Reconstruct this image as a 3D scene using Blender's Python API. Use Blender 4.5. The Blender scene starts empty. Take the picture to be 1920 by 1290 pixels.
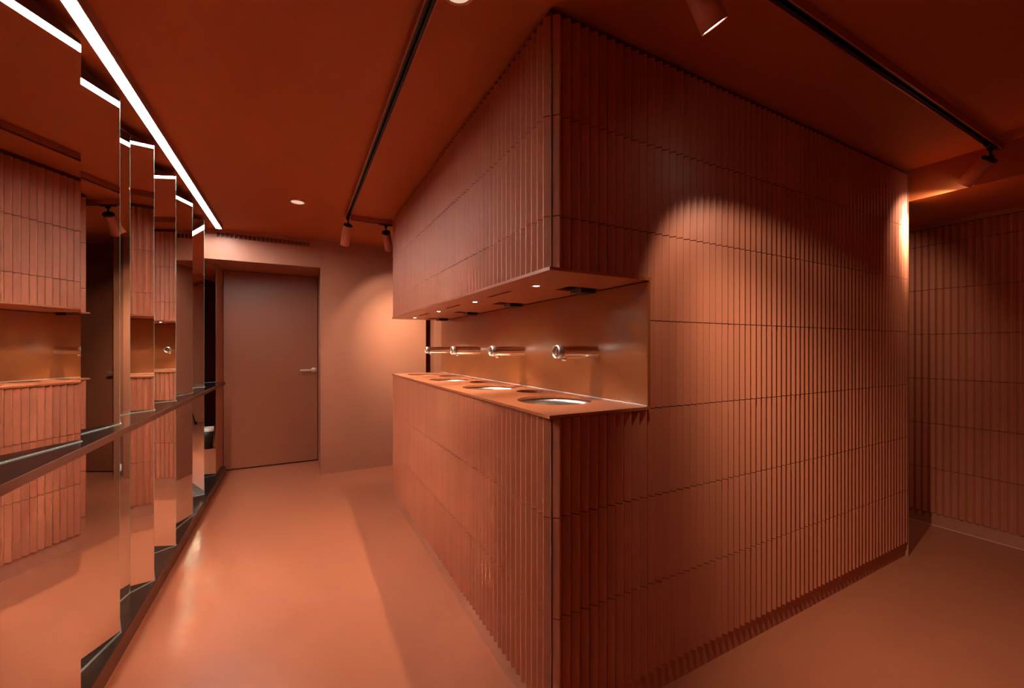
import bpy, bmesh, math, random
from mathutils import Vector, Matrix
random.seed(7)
C = bpy.context.scene.collection
D = bpy.data
PI = math.pi
# ------------------------------------------------------------------ camera, world, exposure
EYE = 1.19
ZC = 2.207                      # ceiling height
cam_d = D.cameras.new('camera'); cam = D.objects.new('camera', cam_d); C.objects.link(cam)
cam.location = (0, 0, EYE)
cam.rotation_euler = (math.radians(90), 0, math.radians(-27.75))
cam_d.sensor_width = 36; cam_d.lens = 764/1920*36; cam_d.shift_y = 8/1920; cam_d.clip_start = .02
bpy.context.scene.camera = cam
w = D.worlds.new('world'); bpy.context.scene.world = w; w.use_nodes = True
w.node_tree.nodes['Background'].inputs[0].default_value = (.02, .012, .01, 1)
w.node_tree.nodes['Background'].inputs[1].default_value = 0.2
vs = bpy.context.scene.view_settings
vs.view_transform = 'Standard'; vs.look = 'None'; vs.gamma = 1; vs.use_curve_mapping = False
vs.exposure = 0.0
cy = bpy.context.scene.cycles
cy.max_bounces = 14; cy.diffuse_bounces = 7; cy.glossy_bounces = 8
cy.caustics_reflective = True; cy.blur_glossy = 0.0
cy.sample_clamp_indirect = 0
try: cy.use_denoising = True
except Exception: pass
STRIP = 86.0                    # emission of the linear light
DOWN_W, DOWN_COL = 10.0, (1, .80, .58)
WARM = (1, .80, .62)

# ------------------------------------------------------------------ materials
def srgb(r, g, b):
    f = lambda c: (c/12.92 if c <= .04045 else ((c+.055)/1.055)**2.4)
    return (f(r/255), f(g/255), f(b/255), 1)
def mat(name, col, rough=.5, metal=0, var=0, nscale=8, namt=0, bump=0, bscale=200, rvar=0, spec=.5, coat=0):
    m = D.materials.new(name); m.use_nodes = True
    nt = m.node_tree; n = nt.nodes; L = nt.links
    b = n['Principled BSDF']
    b.inputs['Base Color'].default_value = col
    b.inputs['Roughness'].default_value = rough; b.inputs['Metallic'].default_value = metal
    b.inputs['Specular IOR Level'].default_value = spec
    b.inputs['Coat Weight'].default_value = coat; b.inputs['Coat Roughness'].default_value = .12
    tc = n.new('ShaderNodeTexCoord')
    if var or namt:
        mix = n.new('ShaderNodeMix'); mix.data_type = 'RGBA'
        mix.inputs[6].default_value = tuple(c*(1-max(var, namt)) for c in col[:3])+(1,)
        mix.inputs[7].default_value = tuple(min(1, c*(1+max(var, namt))) for c in col[:3])+(1,)
        if var:
            oi = n.new('ShaderNodeObjectInfo'); L.new(oi.outputs['Random'], mix.inputs[0])
        else:
            no = n.new('ShaderNodeTexNoise'); no.inputs['Scale'].default_value = nscale
            no.inputs['Detail'].default_value = 5
            L.new(tc.outputs['Object'], no.inputs['Vector']); L.new(no.outputs['Fac'], mix.inputs[0])
        L.new(mix.outputs[2], b.inputs['Base Color'])
    if rvar:
        no = n.new('ShaderNodeTexNoise'); no.inputs['Scale'].default_value = nscale*.7; no.inputs['Detail'].default_value = 4
        mr = n.new('ShaderNodeMapRange'); mr.inputs[3].default_value = rough-rvar; mr.inputs[4].default_value = rough+rvar
        L.new(tc.outputs['Object'], no.inputs['Vector']); L.new(no.outputs['Fac'], mr.inputs[0]); L.new(mr.outputs[0], b.inputs['Roughness'])
    if bump:
        no = n.new('ShaderNodeTexNoise'); no.inputs['Scale'].default_value = bscale; no.inputs['Detail'].default_value = 3
        bp = n.new('ShaderNodeBump'); bp.inputs['Strength'].default_value = bump; bp.inputs['Distance'].default_value = .001
        L.new(tc.outputs['Object'], no.inputs['Vector']); L.new(no.outputs['Fac'], bp.inputs['Height']); L.new(bp.outputs[0], b.inputs['Normal'])
    return m
def emit(name, col, s):
    m = D.materials.new(name); m.use_nodes = True; n = m.node_tree.nodes; n.clear()
    e = n.new('ShaderNodeEmission'); e.inputs[0].default_value = col+(1,); e.inputs[1].default_value = s
    o = n.new('ShaderNodeOutputMaterial'); m.node_tree.links.new(e.outputs[0], o.inputs[0]); return m
TERRA = srgb(190, 112, 88)
M = dict(
    tile=mat('glazed_terracotta', srgb(190, 113, 81), .42, var=.05, bump=.12, bscale=60),
    grout=mat('grout', srgb(92, 50, 36), .85, namt=.1, nscale=60),
    corner_grout=mat('corner_grout', srgb(120, 82, 60), .85, namt=.2, nscale=90),
    wall=mat('painted_plaster', srgb(181, 115, 85), .62, namt=.025, nscale=3, bump=.08, bscale=300),
    header=mat('painted_panel', srgb(178, 114, 86), .45, namt=.03, nscale=5),
    ceiling=mat('painted_ceiling', srgb(184, 98, 44), .7, namt=.03, nscale=4, bump=.1, bscale=250),
    floor=mat('resin_floor', srgb(173, 101, 71), .32, namt=.02, nscale=5, bump=.10, bscale=220),
    door=mat('door_paint', srgb(150, 86, 58), .42, namt=.02, nscale=6, bump=.05),
    slab=mat('solid_surface', srgb(172, 98, 62), .32, namt=.02, nscale=30),
    splash=mat('splashback_panel', srgb(156, 88, 46), .28, namt=.03, nscale=5, bump=.03, bscale=90),
    black=mat('black_plastic', (.012, .011, .011, 1), .45),
    void=mat('dark_cavity', (.02, .008, .005, 1), .8),
    shelf=mat('dark_shelf', (.014, .010, .009, 1), .10, namt=.2, nscale=90),
    shelf_front=mat('shelf_front', srgb(104, 62, 46), .45, namt=.08, nscale=30),
    sill_top=mat('sill_top', (.045, .036, .032, 1), .22, namt=.2, nscale=120),
    mirror=mat('mirror_silver', (.80, .79, .77, 1), .0, 1),
    glass_edge=mat('glass_edge', srgb(120, 178, 158), .08, 0),
    mirror_back=mat('mirror_back', (.03, .03, .03, 1), .6),
    trim=mat('edge_trim', srgb(190, 214, 214), .22, .6),
    chrome=mat('chrome', (.86, .85, .84, 1), .07, 1),
    steel=mat('brushed_steel', (.62, .60, .57, 1), .34, 1, namt=.2, nscale=40),
    satin=mat('satin_handle', (.80, .74, .68, 1), .28, .8),
    sensor=mat('sensor_lens', (.16, .07, .05, 1), .06),
    lamp=mat('lamp_paint', srgb(192, 110, 82), .38, namt=.02, nscale=30),
    track=mat('track_paint', srgb(172, 96, 72), .4, namt=.02, nscale=20),
    housing=mat('light_housing', srgb(150, 104, 86), .4, namt=.03, nscale=30),
    bezel=mat('bezel', (.5, .38, .3, 1), .3, .8),
    disc=mat('ceiling_disc', srgb(226, 180, 158), .5), discglow=emit('disc_lens', (1, .62, .45), .85),
    paper=mat('white_bag', (.8, .78, .75, 1), .6, namt=.1, nscale=20),
    strip=emit('strip_diffuser', (1, .955, .90), STRIP),
    lens=emit('lamp_lens', (1, .88, .74), 14),
    dlens=emit('downlight_lens', (1, .9, .78), 30),
)
# ------------------------------------------------------------------ helpers
def box(bm, x0, x1, y0, y1, z0, z1, mi=0):
    v = [bm.verts.new((x, y, z)) for z in (z0, z1) for y in (y0, y1) for x in (x0, x1)]
    fs = [(0, 2, 3, 1), (4, 5, 7, 6), (0, 1, 5, 4), (2, 6, 7, 3), (0, 4, 6, 2), (1, 3, 7, 5)]
    out = []
    for f in fs:
        q = bm.faces.new([v[i] for i in f]); q.material_index = mi; out.append(q)
    return out
def prism(bm, pts, z0, z1, mi=0):
    n = len(pts)
    a = [bm.verts.new((p[0], p[1], z0)) for p in pts]; b = [bm.verts.new((p[0], p[1], z1)) for p in pts]
    fs = [bm.faces.new(list(reversed(a))), bm.faces.new(b)]
    for i in range(n):
        fs.append(bm.faces.new((a[i], a[(i+1) % n], b[(i+1) % n], b[i])))
    for f in fs: f.material_index = mi
    return fs
def lathe(bm, prof, seg=32, axis='z', mi=0, origin=(0, 0, 0), smooth=True):
    """prof: list of (r, h); revolve about the local axis"""
    o = Vector(origin); rings = []
    def P(r, h, a):
        c, s = r*math.cos(a), r*math.sin(a)
        return o + (Vector((c, s, h)) if axis == 'z' else Vector((h, c, s)) if axis == 'x' else Vector((s, h, c)))
    for r, h in prof:
        if r < 1e-6: rings.append([bm.verts.new(P(0, h, 0))])
        else: rings.append([bm.verts.new(P(r, h, 2*PI*i/seg)) for i in range(seg)])
    for k in range(len(rings)-1):
        A, B = rings[k], rings[k+1]
        for i in range(seg):
            j = (i+1) % seg
            if len(A) == 1 and len(B) == 1: continue
            if len(A) == 1: f = bm.faces.new((A[0], B[i], B[j]))
            elif len(B) == 1: f = bm.faces.new((A[i], B[0], A[j]))
            else: f = bm.faces.new((A[i], B[i], B[j], A[j]))
            f.material_index = mi; f.smooth = smooth
def tube(bm, p, q, r, seg=12, mi=0):
    p, q = Vector(p), Vector(q); d = (q-p).normalized()
    u = d.orthogonal().normalized(); v = d.cross(u)
    A = [bm.verts.new(p+r*(math.cos(2*PI*i/seg)*u+math.sin(2*PI*i/seg)*v)) for i in range(seg)]
    B = [bm.verts.new(q+r*(math.cos(2*PI*i/seg)*u+math.sin(2*PI*i/seg)*v)) for i in range(seg)]
    for i in range(seg):
        j = (i+1) % seg; f = bm.faces.new((A[i], A[j], B[j], B[i])); f.smooth = True; f.material_index = mi
    bm.faces.new(list(reversed(A))).material_index = mi; bm.faces.new(B).material_index = mi
def obj(name, bm, ms, parent=None, bevel=0, recalc=True):
    if recalc: bmesh.ops.recalc_face_normals(bm, faces=bm.faces)
    me = D.meshes.new(name); bm.to_mesh(me); bm.free()
    for m in (ms if isinstance(ms, (list, tuple)) else [ms]): me.materials.append(M[m])
    o = D.objects.new(name, me); C.objects.link(o)
    if parent: o.parent = parent
    if bevel:
        b = o.modifiers.new('bevel', 'BEVEL'); b.width = bevel; b.segments = 2; b.limit_method = 'ANGLE'; b.angle_limit = .7
    return o
def tag(o, label, cat, group=None):
    o['label'] = label; o['category'] = cat
    if group: o['group'] = group
    return o
def struct(o, label=None):
    o['kind'] = 'structure'
    if label: o['label'] = label
    return o
def empty(name, loc=(0, 0, 0), rot=(0, 0, 0)):
    o = D.objects.new(name, None); C.objects.link(o); o.location = loc; o.rotation_euler = rot; o.empty_display_size = .05
    return o
def sbox(name, x0, x1, y0, y1, z0, z1, m, label=None, parent=None):
    bm = bmesh.new(); box(bm, x0, x1, y0, y1, z0, z1); o = obj(name, bm, m, parent)
    if not parent: struct(o, label)
    return o
def copy_tree(o, parent=None):
    c = o.copy(); C.objects.link(c); c.parent = parent
    for ch in list(o.children): copy_tree(ch, c)
    return c

# ------------------------------------------------------------------ room shell
XL, XR, YB, YF = -.80, 3.79, -.45, 4.90
sbox('floor', XL-.1, XR+.1, YB-.1, YF+.1, -.08, 0, 'floor', 'smooth glossy terracotta resin floor')
sbox('ceiling', XL-.1, XR+.1, YB-.1, YF+.1, ZC, ZC+.08, 'ceiling', 'dark terracotta painted ceiling')
sbox('wall_left', XL-.08, XL, YB-.1, YF+.1, 0, ZC, 'wall', 'wall hidden behind the folded mirrors')
sbox('wall_back', XL, XR+.1, YB-.08, YB, 0, ZC, 'wall', 'plain wall behind the viewer')
wall_jamb = sbox('wall_recess_left', XL, -.640, 4.415, 4.80, 0, 1.948, 'wall', 'left cheek of the door recess after the last mirror')
# far wall with the pool of light, its slot and pier
bm = bmesh.new()
box(bm, .195, 1.20, 4.236, 4.84, 0, ZC)
wf = struct(obj('wall_far', bm, 'wall'), 'smooth terracotta end wall with a pool of lamp light')
sbox('trim_edge_bead', .1915, .197, 4.2335, 4.80, 0, ZC, 'header', 'thin vertical bead at the door recess edge', wf)
sbox('wall_slot', 1.20, 1.285, 4.60, 4.70, 0, ZC, 'door', 'dark narrow slot at the right end of the end wall')
sbox('wall_pier', 1.285, 1.43, 4.215, 4.84, 0, ZC, 'wall', 'narrow lit pier right of the dark slot')
sbox('wall_far_right', 1.43, XR, 4.47, 4.56, 0, ZC, 'door', 'dark end wall seen in the second mirror')
# header over the door recess with a ventilation grille cut in
VX0, VX1, VZ0, VZ1 = -.615, .105, 2.132, 2.184
bm = bmesh.new()
box(bm, XL, .1905, 4.236, 4.84, 1.948, VZ0); box(bm, XL, .1905, 4.236, 4.84, VZ1, ZC)
box(bm, XL, VX0, 4.236, 4.84, VZ0, VZ1); box(bm, VX1, .1905, 4.236, 4.84, VZ0, VZ1)
struct(obj('wall_header', bm, 'header'), 'pale terracotta header panel above the recessed door')
vent = empty('ventilation_grille', ((VX0+VX1)/2, 4.236, VZ0))
tag(vent, 'long slotted ventilation grille in the header above the recessed door', 'vent')
def vb(name, x0, x1, y0, y1, z0, z1, m):
    bm = bmesh.new(); box(bm, x0-vent.location.x, x1-vent.location.x, y0-4.236, y1-4.236, z0-VZ0, z1-VZ0)
    return obj(name, bm, m, vent)
vb('backing', VX0+.001, VX1-.001, 4.262, 4.268, VZ0+.001, VZ1-.001, 'door')
bm = bmesh.new(); cx = vent.location.x
for a in ((VX0, VX1, VZ0, VZ0+.006), (VX0, VX1, VZ1-.006, VZ1), (VX0, VX0+.008, VZ0, VZ1), (VX1-.008, VX1, VZ0, VZ1)):
    box(bm, a[0]-cx, a[1]-cx, -.003, .02, a[2]-VZ0, a[3]-VZ0)
obj('frame', bm, 'header', vent)
NS = 22; fin = None
for i in range(1, NS):
    x = VX0+(VX1-VX0)*i/NS
    if fin is None:
        bm = bmesh.new(); box(bm, -.0035, .0035, -.001, .024, .006, VZ1-VZ0-.006); fin = obj('fin', bm, 'header', vent); f = fin
    else:
        f = fin.copy(); C.objects.link(f); f.parent = vent
    f.location = (x-cx, 0, 0)
# recessed door
bm = bmesh.new(); box(bm, -.632, .186, 4.785, 4.825, .012, 1.944)
door = struct(obj('door_1', bm, 'door', bevel=.002), 'flush terracotta door at the back of the recess')
sbox('threshold_gap', -.64, .195, 4.80, 4.83, 0, .012, 'void', None, door)
bm = bmesh.new()
tube(bm, (.150, 4.785, .962), (.150, 4.735, .962), .009)
box(bm, .02, .160, 4.727, 4.739, .953, .971)
lathe(bm, [(0, 4.777), (.024, 4.777), (.025, 4.785)], 20, 'y', 0, (.150, 0, .962))
obj('handle', bm, 'satin', door, bevel=.003)['label'] = 'satin steel lever handle'
sbox('baseboard_recess', XL, .195, 4.83, 4.86, 0, ZC, 'door', 'recess back behind the door')
# far door of the back corridor (seen in the second mirror)
bm = bmesh.new(); box(bm, 1.46, 2.35, 4.452, 4.475, .012, 2.02)
d2 = struct(obj('door_2', bm, 'door', bevel=.002), 'dark brown door seen in the second mirror')
bm = bmesh.new(); tube(bm, (1.54, 4.452, .962), (1.54, 4.405, .962), .009); box(bm, 1.53, 1.67, 4.398, 4.410, .954, .970)
obj('handle', bm, 'satin', d2)
# lowered soffit on the right and its face
bm = bmesh.new(); box(bm, 3.092, XR, YB, YF, 2.028, ZC)
struct(obj('trim_bulkhead', bm, 'ceiling'), 'lowered ceiling bulkhead over the right passage')

# ------------------------------------------------------------------ ribbed tiles
PITCH = .0352
def tile_mesh(h, wd=PITCH, name='tile'):
    a = wd/2-.0007; r = .0016; pr = -.0178*(wd/PITCH)
    pts = [(-a, 0), (-a, -.0028), (-r, pr), (r, pr), (a, -.0028), (a, 0)]
    bm = bmesh.new(); prism(bm, list(reversed(pts)), 0, h-.0030)
    bmesh.ops.recalc_face_normals(bm, faces=bm.faces)
    me = D.meshes.new(name); bm.to_mesh(me); bm.free(); me.materials.append(M['tile']); return me
_tm = {}
def tmesh(h, wd=PITCH):
    k = (round(h, 4), round(wd, 4))
    if k not in _tm: _tm[k] = tile_mesh(h, wd)
    return _tm[k]
ROWS = [.086+.3*i for i in range(8)]          # joint heights .086 ... 2.186
def rows_between(z0, z1):
    out = []
    for i in range(7):
        a, b = max(ROWS[i], z0), min(ROWS[i+1], z1)
        if b-a > .02: out.append((a, b-a))
    return out
def jit():
    return random.gauss(0, .00035), random.gauss(0, .0035)
def put_tile(parent, x, y, z, h, rz, wd=PITCH):
    o = D.objects.new('tile', tmesh(h, wd)); C.objects.link(o); o.parent = parent
    a, b = jit()
    o.location = (x+math.sin(-rz)*-a, y+a*math.cos(rz), z); o.rotation_euler = (0, 0, rz+b)
    return o
def merged(parent, name, items):
    """items: (x, y, z, h, rz, wd) joined in one mesh"""
    vs_, fs = [], []
    for x, y, z, h, rz, wd in items:
        me = tmesh(h, wd); a, b = jit()
        m = Matrix.Translation((x+math.sin(-rz)*-a, y+a*math.cos(rz), z)) @ Matrix.Rotation(rz+b, 4, 'Z')
        n0 = len(vs_)
        vs_ += [tuple(m @ v.co) for v in me.vertices]; fs += [tuple(n0+i for i in p.vertices) for p in me.polygons]
    me = D.meshes.new(name); me.from_pydata(vs_, [], fs); me.materials.append(M['tile'])
    o = D.objects.new(name, me); C.objects.link(o); o.parent = parent; o['kind'] = 'stuff'; return o
X0, Y0 = .671, 1.022           # base planes of the tiles (ridges stand 17 mm proud)
YE = Y0+63*PITCH               # far end of the block
XS = 1.047                     # face of the splashback
XT = 1.060                     # first tile of the wall beyond it
XE = 3.092
# -- middle wall block
bm = bmesh.new()
box(bm, XT, XE-.003, Y0, YE, .0, ZC-.001)
wm = struct(obj('wall_middle', bm, 'grout'), 'large block wall clad in ribbed terracotta tiles right of the basins')
# shadow gap strip at the top and the smooth plinth
sbox('plinth', XT, XE, Y0-.002, Y0+.01, 0, .084, 'wall', None, wm)
sbox('end_cover', XE-.004, XE, Y0-.016, YE, 0, ZC-.001, 'wall', None, wm)
NW = 57; pw = (XE-.006-XT)/NW
cells = []
for i in range(NW):
    for z, h in rows_between(0, 2.19):
        cells.append((XT+(i+.5)*pw, Y0, z, h, 0, pw))
cells.sort(key=lambda c: c[0])
for c in cells[:300]: put_tile(wm, *c)
merged(wm, 'tile_field', cells[300:])
# -- right wall
bm = bmesh.new(); XW = 3.787
box(bm, XW, XW+.1, YB, YF, 0, ZC)
wr = struct(obj('wall_right', bm, 'grout'), 'far right passage wall clad in ribbed terracotta tiles')
sbox('plinth', XW-.003, XW+.01, YB, 1.95, 0, .084, 'wall', None, wr)
sbox('top_band', XW-.018, XW+.01, YB, 1.95, 1.999, 2.028, 'wall', None, wr)
sbox('sealant_line', XW-.0055, XW-.003, YB, 1.95, 0, .003, 'disc', None, wr)
for i in range(34):
    for z, h in rows_between(0, 1.998):
        put_tile(wr, XW, .50+(i+.5)*.0352, z, h, -PI/2)
# -- counter base
base = empty('basin_counter_base', (0, 0, 0))
tag(base, 'long ribbed terracotta tiled base under the basin countertop', 'counter base')
CB, CT = .983, .993
bm = bmesh.new()
box(bm, X0, X0+.02, Y0, YE, 0, CB-.0005); box(bm, X0+.02, XS+.01, Y0, Y0+.02, 0, CB-.0005); box(bm, X0+.02, XS+.01, YE-.02, YE, 0, CB-.0005)
obj('carcass', bm, 'grout', base)
sbox('plinth', X0-.002, X0+.004, Y0-.002, YE, 0, .084, 'wall', None, base)
sbox('plinth', X0, XT, Y0-.002, Y0+.004, 0, .084, 'wall', None, base)
def clad(parent, z0, z1):
    for z, h in rows_between(z0, z1):
        for i in range(63): put_tile(parent, X0, Y0+(i+.5)*PITCH, z, h, -PI/2)
        for i in range(10): put_tile(parent, X0+.0006+(i+.5)*PITCH, Y0, z, h, 0)
        wl = XT-(X0+10*PITCH)-.001
        put_tile(parent, X0+10*PITCH+wl/2, Y0, z, h, 0, wl)
clad(base, 0, CB)
# -- upper bulkhead over the basins
upper = empty('overhead_cabinet', (0, 0, 1.42))
tag(upper, 'ribbed terracotta tiled box hanging from ceiling above the basins', 'overhead cabinet')
UB, UT = 1.419, 1.429
bm = bmesh.new()
dz = -1.42
box(bm, X0, X0+.02, Y0, YE, UT+dz, ZC-.001+dz); box(bm, X0+.02, XS+.01, Y0, Y0+.02, UT+dz, ZC-.001+dz); box(bm, X0+.02, XS+.01, YE-.02, YE, UT+dz, ZC-.001+dz)
obj('carcass', bm, 'grout', upper)
def clad_up():
    for z, h in rows_between(UT, 2.19):
        for i in range(63): put_tile(upper, X0, Y0+(i+.5)*PITCH, z+dz, h, -PI/2)
        for i in range(10): put_tile(upper, X0+.0006+(i+.5)*PITCH, Y0, z+dz, h, 0)
        wl = XT-(X0+10*PITCH)-.001
        put_tile(upper, X0+10*PITCH+wl/2, Y0, z+dz, h, 0, wl)
clad_up()
sbox('corner_joint', X0-.0035, X0+.002, Y0-.0035, Y0+.002, UT+dz, 2.19+dz, 'corner_grout', None, upper)
sbox('corner_joint', X0-.0035, X0+.002, Y0-.0035, Y0+.002, .086, CB, 'corner_grout', None, base)

# ------------------------------------------------------------------ slabs with holes (filled 2D curves turned to meshes)
def circle(cx, cy_, r, n=40): return [(cx+r*math.cos(2*PI*i/n), cy_+r*math.sin(2*PI*i/n)) for i in range(n)]
def rect(x0, x1, y0, y1): return [(x0, y0), (x1, y0), (x1, y1), (x0, y1)]
def slab(name, loops, z0, z1, m, parent=None, zo=0):
    cu = D.curves.new(name, 'CURVE'); cu.dimensions = '2D'; cu.fill_mode = 'BOTH'; cu.extrude = (z1-z0)/2
    for lp in loops:
        s = cu.splines.new('POLY'); s.points.add(len(lp)-1); s.use_cyclic_u = True
        for p, q in zip(s.points, lp): p.co = (q[0], q[1], 0, 1)
    co = D.objects.new(name+'_c', cu); C.objects.link(co)
    bpy.context.view_layer.update()
    me = D.meshes.new_from_object(co.evaluated_get(bpy.context.evaluated_depsgraph_get()))
    D.objects.remove(co); D.curves.remove(cu)
    for v in me.vertices: v.co.z += (z0+z1)/2-zo
    me.materials.clear(); me.materials.append(M[m])
    for p in me.polygons: p.use_smooth = False
    o = D.objects.new(name, me); C.objects.link(o); o.parent = parent; return o
YK = [1.283+.585*k for k in range(4)]
HK = [y+.335 for y in YK[:3]]
XF, YFR = .651, 1.001
top = slab('countertop', [rect(XF, XS+.014, YFR, YE+.01)]+[circle(.868, y+.02, .142) for y in YK]+[circle(.948, y, .066, 28) for y in HK], CB, CT, 'slab')
tag(top, 'long terracotta countertop slab with round basin cut-outs', 'countertop')
for y in HK:
    bm = bmesh.new(); lathe(bm, [(.068, CB), (.068, CB-.10), (.05, CB-.14), (0, CB-.14)], 28, 'z', 0, (.948, y, 0))
    ch = obj('waste_chute', bm, 'void', top)
NTH = ['nearest basin, at the corner of the counter', 'second basin from the near corner', 'third basin from the near corner', 'farthest basin, at the far end of the counter']
LOC = ['nearest to the corner', 'second from the corner', 'third from the corner', 'farthest along the counter']
basin0 = None
for k, y in enumerate(YK):
    if basin0 is None:
        b0 = empty('wash_basin', (.868, y+.02, CB-.15))
        bm = bmesh.new()
        prof = [(.152, .149), (.146, .149), (.144, .13), (.140, .09), (.124, .045), (.09, .016), (.03, .006), (.022, .006), (.022, .001), (0, .001)]
        lathe(bm, prof, 48); lathe(bm, [(.152, .149), (.150, .09), (.13, .03), (.09, .0), (0, -.004)], 48)
        obj('bowl', bm, 'steel', b0)
        bm = bmesh.new(); lathe(bm, [(0, .009), (.018, .009), (.021, .0075)], 24); obj('drain', bm, 'chrome', b0)
        basin0 = b0
    else:
        b0 = copy_tree(basin0); b0.location = (.868, y+.02, CB-.15)
    tag(b0, 'round stainless steel undermount ' + NTH[k], 'basin', 'steel basins sunk in the countertop')
# splashback
bm = bmesh.new(); box(bm, XS, XT-.0005, Y0-.017, YE, CT+.0005, UB-.0045)
spl = tag(obj('splashback', bm, 'splash'), 'glossy ochre terracotta splashback panel behind the taps', 'splashback')
bm = bmesh.new(); box(bm, XS-.003, XS, Y0-.014, YE, CT+.0006, CT+.0032); obj('sealant_line', bm, 'paper', spl)['label'] = 'pale sealant line'
bm = bmesh.new(); box(bm, XS+.002, XT-.0005, Y0-.010, YE, UB-.0045, UB-.0002); obj('shadow_gap', bm, 'void', spl)
# soffit slab
SX = .758; DX = .776
hol = []
for k, y in enumerate(YK):
    hol.append(circle(DX, y+.0, .0165, 24))
    hol.append(rect(.890, 1.035, y-.045, y+.055))
for y in YK[:3]: hol.append(rect(SX-.009, SX+.009, y+.165, y+.385))
hol.append(rect(SX-.009, SX+.009, YK[3]-.585+.165+.585, YK[3]+.255)) if False else None
hol = [h for h in hol if h]
sof = slab('soffit_slab', [rect(XF, XS+.0125, YFR, YE+.01)]+hol, UB, UT, 'slab', upper, 1.42)
for y in YK:
    bm = bmesh.new(); box(bm, .885, 1.04, y-.05, y+.06, UT+.03-1.42, UT+.034-1.42)
    box(bm, .885, .889, y-.05, y+.06, UT-1.42, UT+.03-1.42); box(bm, .889, 1.04, y+.056, y+.06, UT-1.42, UT+.03-1.42); box(bm, .889, 1.04, y-.05, y-.046, UT-1.42, UT+.03-1.42)
    obj('dryer_recess', bm, 'void', upper)
for y in YK[:3]:
    bm = bmesh.new(); box(bm, SX-.012, SX+.012, y+.16, y+.39, UT+.02-1.42, UT+.024-1.42)
    box(bm, SX-.013, SX-.009, y+.16, y+.39, UT-1.42, UT+.02-1.42); box(bm, SX+.009, SX+.013, y+.16, y+.39, UT-1.42, UT+.02-1.42)
    obj('towel_slot', bm, 'void', upper)['label'] = 'dark paper towel slot'
# hand dryer nozzles
dr0 = None
for k, y in enumerate(YK):
    if dr0 is None:
        d0 = empty('hand_dryer', (.985, y, UB))
        bm = bmesh.new(); box(bm, -.03, .04, -.035, .035, -.016, .022); obj('nozzle_body', bm, 'black', d0, bevel=.004)
        bm = bmesh.new()
        for j in range(7): box(bm, -.034, -.030, -.031+j*.0095, -.026+j*.0095, -.018, .004)
        box(bm, -.034, -.030, -.034, .034, -.018, -.0155)
        g = obj('grille', bm, 'bezel', d0); dr0 = d0
    else: d0 = copy_tree(dr0); d0.location = (.985, y, UB)
    tag(d0, 'black hand dryer nozzle under the overhead box, ' + LOC[k], 'hand dryer', 'dryer nozzles under the overhead box')
# downlights
dl0 = None
for k, y in enumerate(YK):
    if dl0 is None:
        d0 = empty('recessed_downlight', (DX, y, UB))
        bm = bmesh.new(); lathe(bm, [(.0120, .002), (.0120, -.0012), (.0185, -.0016), (.0195, -.0002), (.0160, .0002), (.0160, .012)], 28); obj('bezel', bm, 'bezel', d0)
        bm = bmesh.new(); lathe(bm, [(0, -.0022), (.006, -.0016), (.0112, -.0004), (.0115, .002), (0, .003)], 20); obj('lens', bm, 'dlens', d0)
        dl0 = d0
    else: d0 = copy_tree(dl0); d0.location = (DX, y, UB)
    tag(d0, 'tiny round lit downlight under the overhead box, ' + LOC[k], 'downlight', 'downlights under the overhead box')
    ld = D.lights.new('downlight_beam', 'SPOT'); ld.energy = DOWN_W; ld.color = DOWN_COL; ld.spot_size = math.radians(88); ld.spot_blend = .8; ld.shadow_soft_size = .007
    lo = D.objects.new('downlight_beam', ld); C.objects.link(lo); lo.parent = d0; lo.location = (0, 0, -.011)
# taps
tp0 = None
for k, y in enumerate(YK):
    if tp0 is None:
        t0 = empty('sensor_tap', (XS, y-.005, 1.176))
        bm = bmesh.new(); lathe(bm, [(.026, 0), (.026, -.004), (.0245, -.006), (.0245, -.165)], 40, 'x'); obj('spout_body', bm, 'chrome', t0)
        bm = bmesh.new(); lathe(bm, [(.0245, -.166), (.0262, -.168), (.0262, -.186), (.0245, -.190), (.0215, -.190), (.0205, -.186)], 40, 'x'); obj('end_ring', bm, 'steel', t0)
        bm = bmesh.new(); lathe(bm, [(.0208, -.1865), (.012, -.1885), (0, -.189)], 32, 'x'); lathe(bm, [(.0205, -.186), (.0205, -.16)], 32, 'x')
        obj('end_disc', bm, 'chrome', t0)
        bm = bmesh.new(); lathe(bm, [(.006, -.188), (.0055, -.1905), (0, -.191)], 16, 'x', 0, (0, 0, -.011)); obj('sensor_eye', bm, 'sensor', t0)
        bm = bmesh.new(); lathe(bm, [(.0105, -.0225), (.0105, -.033), (.0085, -.034), (0, -.034)], 20, 'z', 0, (-.150, 0, 0)); obj('aerator', bm, 'chrome', t0)
        tp0 = t0
    else: t0 = copy_tree(tp0); t0.location = (XS, y-.005, 1.176)
    tag(t0, 'chrome wall mounted cylindrical sensor tap, ' + LOC[k], 'tap', 'taps on the splashback')

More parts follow.
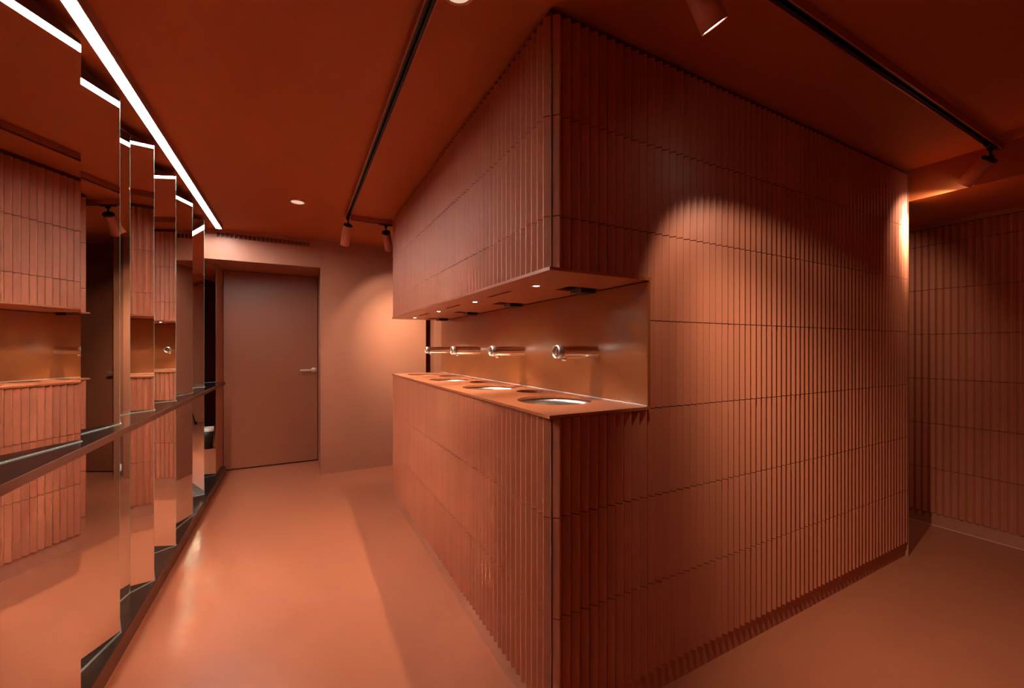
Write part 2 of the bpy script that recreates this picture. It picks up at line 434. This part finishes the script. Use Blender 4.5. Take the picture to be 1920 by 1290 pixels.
# ------------------------------------------------------------------ folded mirrors
SHZ0, SHZ1, SILL, MT = .868, .893, .075, 2.166
xsplit = -.63+(-.715+.63)*(4.230-3.84)/(4.338-3.84)
PTS = [((-.70, .56), (-.612, .90), 0), ((-.612, .90), (-.705, 1.02), 0), ((-.705, 1.02), (-.608, 1.31), 0), ((-.608, 1.31), (-.722, 1.386), 0),
    ((-.722, 1.386), (-.610, 1.786), 'widest mirror pane, at the left edge of view'),
    ((-.610, 1.786), (-.6845, 1.84), 'narrow return mirror pane hidden behind the widest one'),
    ((-.6845, 1.84), (-.615, 2.125), 'second wide mirror pane from the left, reflecting a dark passage and a track lamp'),
    ((-.615, 2.125), (-.6966, 2.374), 'return mirror pane edge on behind the second wide one'),
    ((-.6966, 2.374), (-.6754, 2.453), 'slim mirror pane folded beside the third tall one'),
    ((-.6754, 2.453), (-.609, 2.53), 'third tall mirror pane from the left, reflecting three tile ribs'),
    ((-.609, 2.53), (-.70, 2.858), 'return mirror pane edge on behind the third one'),
    ((-.70, 2.858), (-.608, 2.92), 'fourth tall mirror pane, reflecting four tile ribs and a tap end'),
    ((-.608, 2.92), (-.675, 3.13), 'return mirror pane edge on behind the fourth one'),
    ((-.675, 3.13), (-.62, 3.395), 'fifth tall mirror pane, reflecting the vent grille and plain door'),
    ((-.62, 3.395), (-.70, 3.825), 'return mirror pane edge on behind the fifth one'),
    ((-.70, 3.825), (-.63, 3.84), 'sixth narrow mirror pane, facing the viewer, with a slanted light bar'),
    ((-.63, 3.84), (xsplit, 4.230), 'return mirror pane edge on behind the sixth one'),
    ((-.715, 4.338), (-.639, 4.40), 'last short dark mirror pane, under the header beside the door'),
]
def pane(parent, name, P, Q, z0, z1):
    P, Q = Vector(P), Vector(Q); d = (Q-P); L = d.length; d.normalize()
    nrm = Vector((d.y, -d.x))                 # towards the room (+x side)
    a, b = P+d*.0008, Q-d*.0008; t = .005
    bm = bmesh.new()
    fs = prism(bm, [a, b, b-nrm*t, a-nrm*t], z0, z1)
    bmesh.ops.recalc_face_normals(bm, faces=bm.faces)
    N3 = Vector((nrm.x, nrm.y, 0))
    for f in bm.faces:
        f.material_index = 0 if f.normal.dot(N3) > .9 else (2 if f.normal.dot(N3) < -.9 else 1)
    return obj(name, bm, ['mirror', 'glass_edge', 'mirror_back'], parent, recalc=False)
def trimline(parent, P, Q, z):
    P, Q = Vector(P), Vector(Q); d = (Q-P).normalized(); nrm = Vector((d.y, -d.x))
    bm = bmesh.new(); prism(bm, [P+nrm*.0002, P+nrm*.0042, Q+nrm*.0042, Q+nrm*.0002], z, z+.0022)
    return obj('bottom_trim', bm, 'trim', parent)
for P, Q, lab in PTS:
    mp = empty('folding_mirror', (0, 0, 0))
    topz = MT if P[1] < 4.3 else 1.944
    pane(mp, 'upper_pane', P, Q, SHZ1+.001, topz); pane(mp, 'lower_pane', P, Q, SILL+.001, SHZ0-.001)
    trimline(mp, P, Q, SHZ1+.0002); trimline(mp, P, Q, SILL+.0002)
    if lab: tag(mp, lab, 'mirror', 'folded floor to ceiling mirror panes')
    else: tag(mp, 'folded mirror pane of the same row outside the view', 'mirror', 'mirror panes beside the viewer')
bm = bmesh.new()
box(bm, XL, -.572, YB, 4.405, SHZ0, SHZ1, 0)
sh = tag(obj('mirror_shelf', bm, 'shelf'), 'long dark polished shelf crossing the folded mirrors at waist height', 'shelf')
bm = bmesh.new(); box(bm, -.572, -.5705, YB, 4.405, SHZ0, SHZ1-.001); obj('front_edge', bm, 'shelf_front', sh)
bm = bmesh.new(); box(bm, XL, -.603, YB, 4.68, 0, SILL)
si = struct(obj('baseboard_left', bm, 'sill_top'), 'dark low sill under the folded mirrors')
bm = bmesh.new(); box(bm, -.603, -.600, YB, 4.68, 0, SILL-.006); obj('front_edge', bm, 'shelf_front', si)

# ------------------------------------------------------------------ linear light
ll = empty('linear_light', (-.57, 1.9, 2.168))
tag(ll, 'long glowing white linear light along the ceiling above the mirrors', 'light')
y0, y1 = 1.0-1.9, 4.07-1.9
bm = bmesh.new()
box(bm, -.024, -.0195, y0, y1, 0, .0385); box(bm, .0195, .024, y0, y1, 0, .0385); box(bm, -.0195, .0195, y0, y1, .02, .0385)
box(bm, -.024, .024, y1, y1+.003, 0, .0385)
obj('housing', bm, 'housing', ll)
bm = bmesh.new(); box(bm, -.0192, .0192, y0, y1-.001, .0015, .0045); obj('diffuser', bm, 'strip', ll)

# ------------------------------------------------------------------ lamp tracks
def track(name, p, q, label):
    """ceiling track from p to q (plan), bottom z 2.175"""
    p, q = Vector(p), Vector(q); L = (q-p).length; ang = math.atan2(q.y-p.y, q.x-p.x)
    t = empty(name, (p.x, p.y, ZC), (0, 0, ang)); tag(t, label, 'lamp track')
    bm = bmesh.new()
    for s in (-1, 1): box(bm, 0, L, s*.0175-.0045*(s > 0), s*.0175+.0045*(s < 0), -.032, -.0005)
    box(bm, 0, L, -.013, .013, -.006, -.0005)
    box(bm, 0, .003, -.0175, .0175, -.032, -.0005); box(bm, L-.003, L, -.0175, .0175, -.032, -.0005)
    obj('rail', bm, 'track', t)
    bm = bmesh.new(); box(bm, .003, L-.003, -.0128, -.006, -.026, -.006); box(bm, .003, L-.003, .006, .0128, -.026, -.006); box(bm, .003, L-.003, -.006, .006, -.012, -.006)
    obj('conductor_insert', bm, 'black', t)
    return t
track('ceiling_track', (.335, YB+.1), (.335, 3.32), 'long ceiling lamp track running between the mirrors and the tiled block')
track('ceiling_track', (.36, 3.34), (1.9, 3.34), 'short cross track behind the tiled block at the far end')
track('ceiling_track', (-.2, .67), (3.085, .67), 'ceiling lamp track at the right, ending at the bulkhead')
def spot(x, y, aim, label, watt, size, blend, lens=1, length=.165, soft=.016, col=WARM, core=None):
    piv = Vector((x, y, 2.118)); d = (Vector(aim)-piv).normalized()
    t = empty('track_spotlight', (x, y, ZC)); tag(t, label, 'spotlight', 'cylindrical lamps on the ceiling tracks')
    bm = bmesh.new(); box(bm, -.05, .05, -.011, .011, -.042, -.026)
    box(bm, -.012, .012, -.010, .010, -.055, -.042)
    obj('adapter', bm, 'black', t, bevel=.002)
    if abs(x-.335) < .01: t.children[0].rotation_euler = (0, 0, PI/2)
    bm = bmesh.new(); tube(bm, (0, 0, -.05), (0, 0, 2.118-ZC+.0), .006); lathe(bm, [(0, .012), (.012, .008), (.013, -.004), (0, -.010)], 16, 'z', 0, (0, 0, 2.118-ZC))
    obj('joint', bm, 'black', t)
    q = d.to_track_quat('-Z', 'Y')
    loc = Vector((0, 0, 2.118-ZC))
    def loc_obj(o): o.location = loc; o.rotation_mode = 'QUATERNION'; o.rotation_quaternion = q; return o
    bm = bmesh.new(); R_ = .0325
    lathe(bm, [(R_, -.012), (R_, -length), (R_-.0015, -length-.001), (R_-.003, -length), (R_-.004, -length+.012)], 40)
    loc_obj(obj('can', bm, 'lamp', t))
    bm = bmesh.new(); lathe(bm, [(0, -.002), (R_-.002, -.002), (R_, -.004), (R_, -.0125), (0, -.0125)], 40); loc_obj(obj('cap', bm, 'black', t))
    bm = bmesh.new(); lathe(bm, [(0, -length+.0015), (R_-.004, -length+.0015), (R_-.004, -length+.006), (0, -length+.008)], 32); loc_obj(obj('lens', bm, 'lens', t))
    for nm, (wt, sz, bl) in (('beam_spill', (watt, size, blend)), ('beam_core', (core[0], core[1], 1.0) if core else (0, 0, 0))):
        if not wt: continue
        ld = D.lights.new(nm, 'SPOT'); ld.energy = wt; ld.color = col; ld.spot_size = math.radians(sz); ld.spot_blend = bl; ld.shadow_soft_size = soft
        lo = D.objects.new(nm, ld); C.objects.link(lo); lo.parent = t
        lo.location = loc+d*(length+.001); lo.rotation_mode = 'QUATERNION'; lo.rotation_quaternion = q
    return t
spot(.335, 3.27, (.12, 4.55, .3), 'track lamp hanging at the far end of the long track near the door', 5, 70, .7)
spot(.622, 3.34, (1.0, 4.236, 1.20), 'track lamp on the cross track beside the far end of the tiled block', 26, 88, .4, core=(90, 64))
spot(.828, .67, (.828+.60, .67-.03, 2.118-.80), 'lit track lamp cut by the top edge of the picture', 26, 88, .3, length=.155, core=(100, 66))
spot(2.985, .67, (2.985+.25, .67+.69, 2.118-.62), 'track lamp at the right end of its track, glaring on the bulkhead', 17, 110, .6, length=.135, core=(85, 60))
spot(.335, .75, (-.66, 2.15, .95), 'track lamp above the viewer aimed at the folded mirrors', 230, 62, .6, soft=.028)

# ------------------------------------------------------------------ ceiling discs
for (x, y, lab) in ((0.0, 3.18, 'small pale round disc on the ceiling left of the long track'), (.40, 1.09, 'pale ceiling disc cut by the top edge of the picture')):
    t = empty('ceiling_light', (x, y, ZC)); tag(t, lab, 'ceiling light')
    bm = bmesh.new(); lathe(bm, [(.040, -.008), (.044, -.011), (.051, -.008), (.052, -.0004), (.040, -.0004)], 36); obj('rim', bm, 'disc', t)
    bm = bmesh.new(); lathe(bm, [(0, -.0085), (.0405, -.0085), (.0405, -.002), (0, -.002)], 36); obj('lens', bm, 'discglow', t)
# ------------------------------------------------------------------ things seen only in the mirrors
bn = empty('waste_bin', (.835, 3.79, 0)); tag(bn, 'small black bin with a white liner, seen only in the last mirror', 'bin')
bm = bmesh.new(); lathe(bm, [(0, 0), (.046, 0), (.055, .235), (.053, .235), (.044, .005), (0, .005)], 32); obj('bucket', bm, 'black', bn)
bm = bmesh.new(); lathe(bm, [(.050, .19), (.053, .238), (.057, .252), (.058, .205)], 32); obj('liner', bm, 'paper', bn)
tr = empty('tripod', (0, 0, 0)); tag(tr, 'black camera tripod, only its leg seen in the sixth mirror', 'tripod')
for (x, y) in ((.34, -.22), (-.30, -.22), (.0, .33)):
    bm = bmesh.new(); tube(bm, (x*.1, y*.1, 1.0), (x*.55, y*.55, .50), .013); tube(bm, (x*.55, y*.55, .50), (x*.97, y*.97, .03), .009)
    lg = obj('leg', bm, 'black', tr)
    bm = bmesh.new(); lathe(bm, [(0, 0), (.016, 0), (.018, .02), (.010, .045), (0, .045)], 16, 'z', 0, (x, y, 0)); obj('rubber_foot', bm, 'black', lg)
bm = bmesh.new(); tube(bm, (0, 0, .75), (0, 0, 1.08), .014); lathe(bm, [(0, .96), (.04, .965), (.04, 1.01), (0, 1.02)], 20); obj('centre_column', bm, 'black', tr)
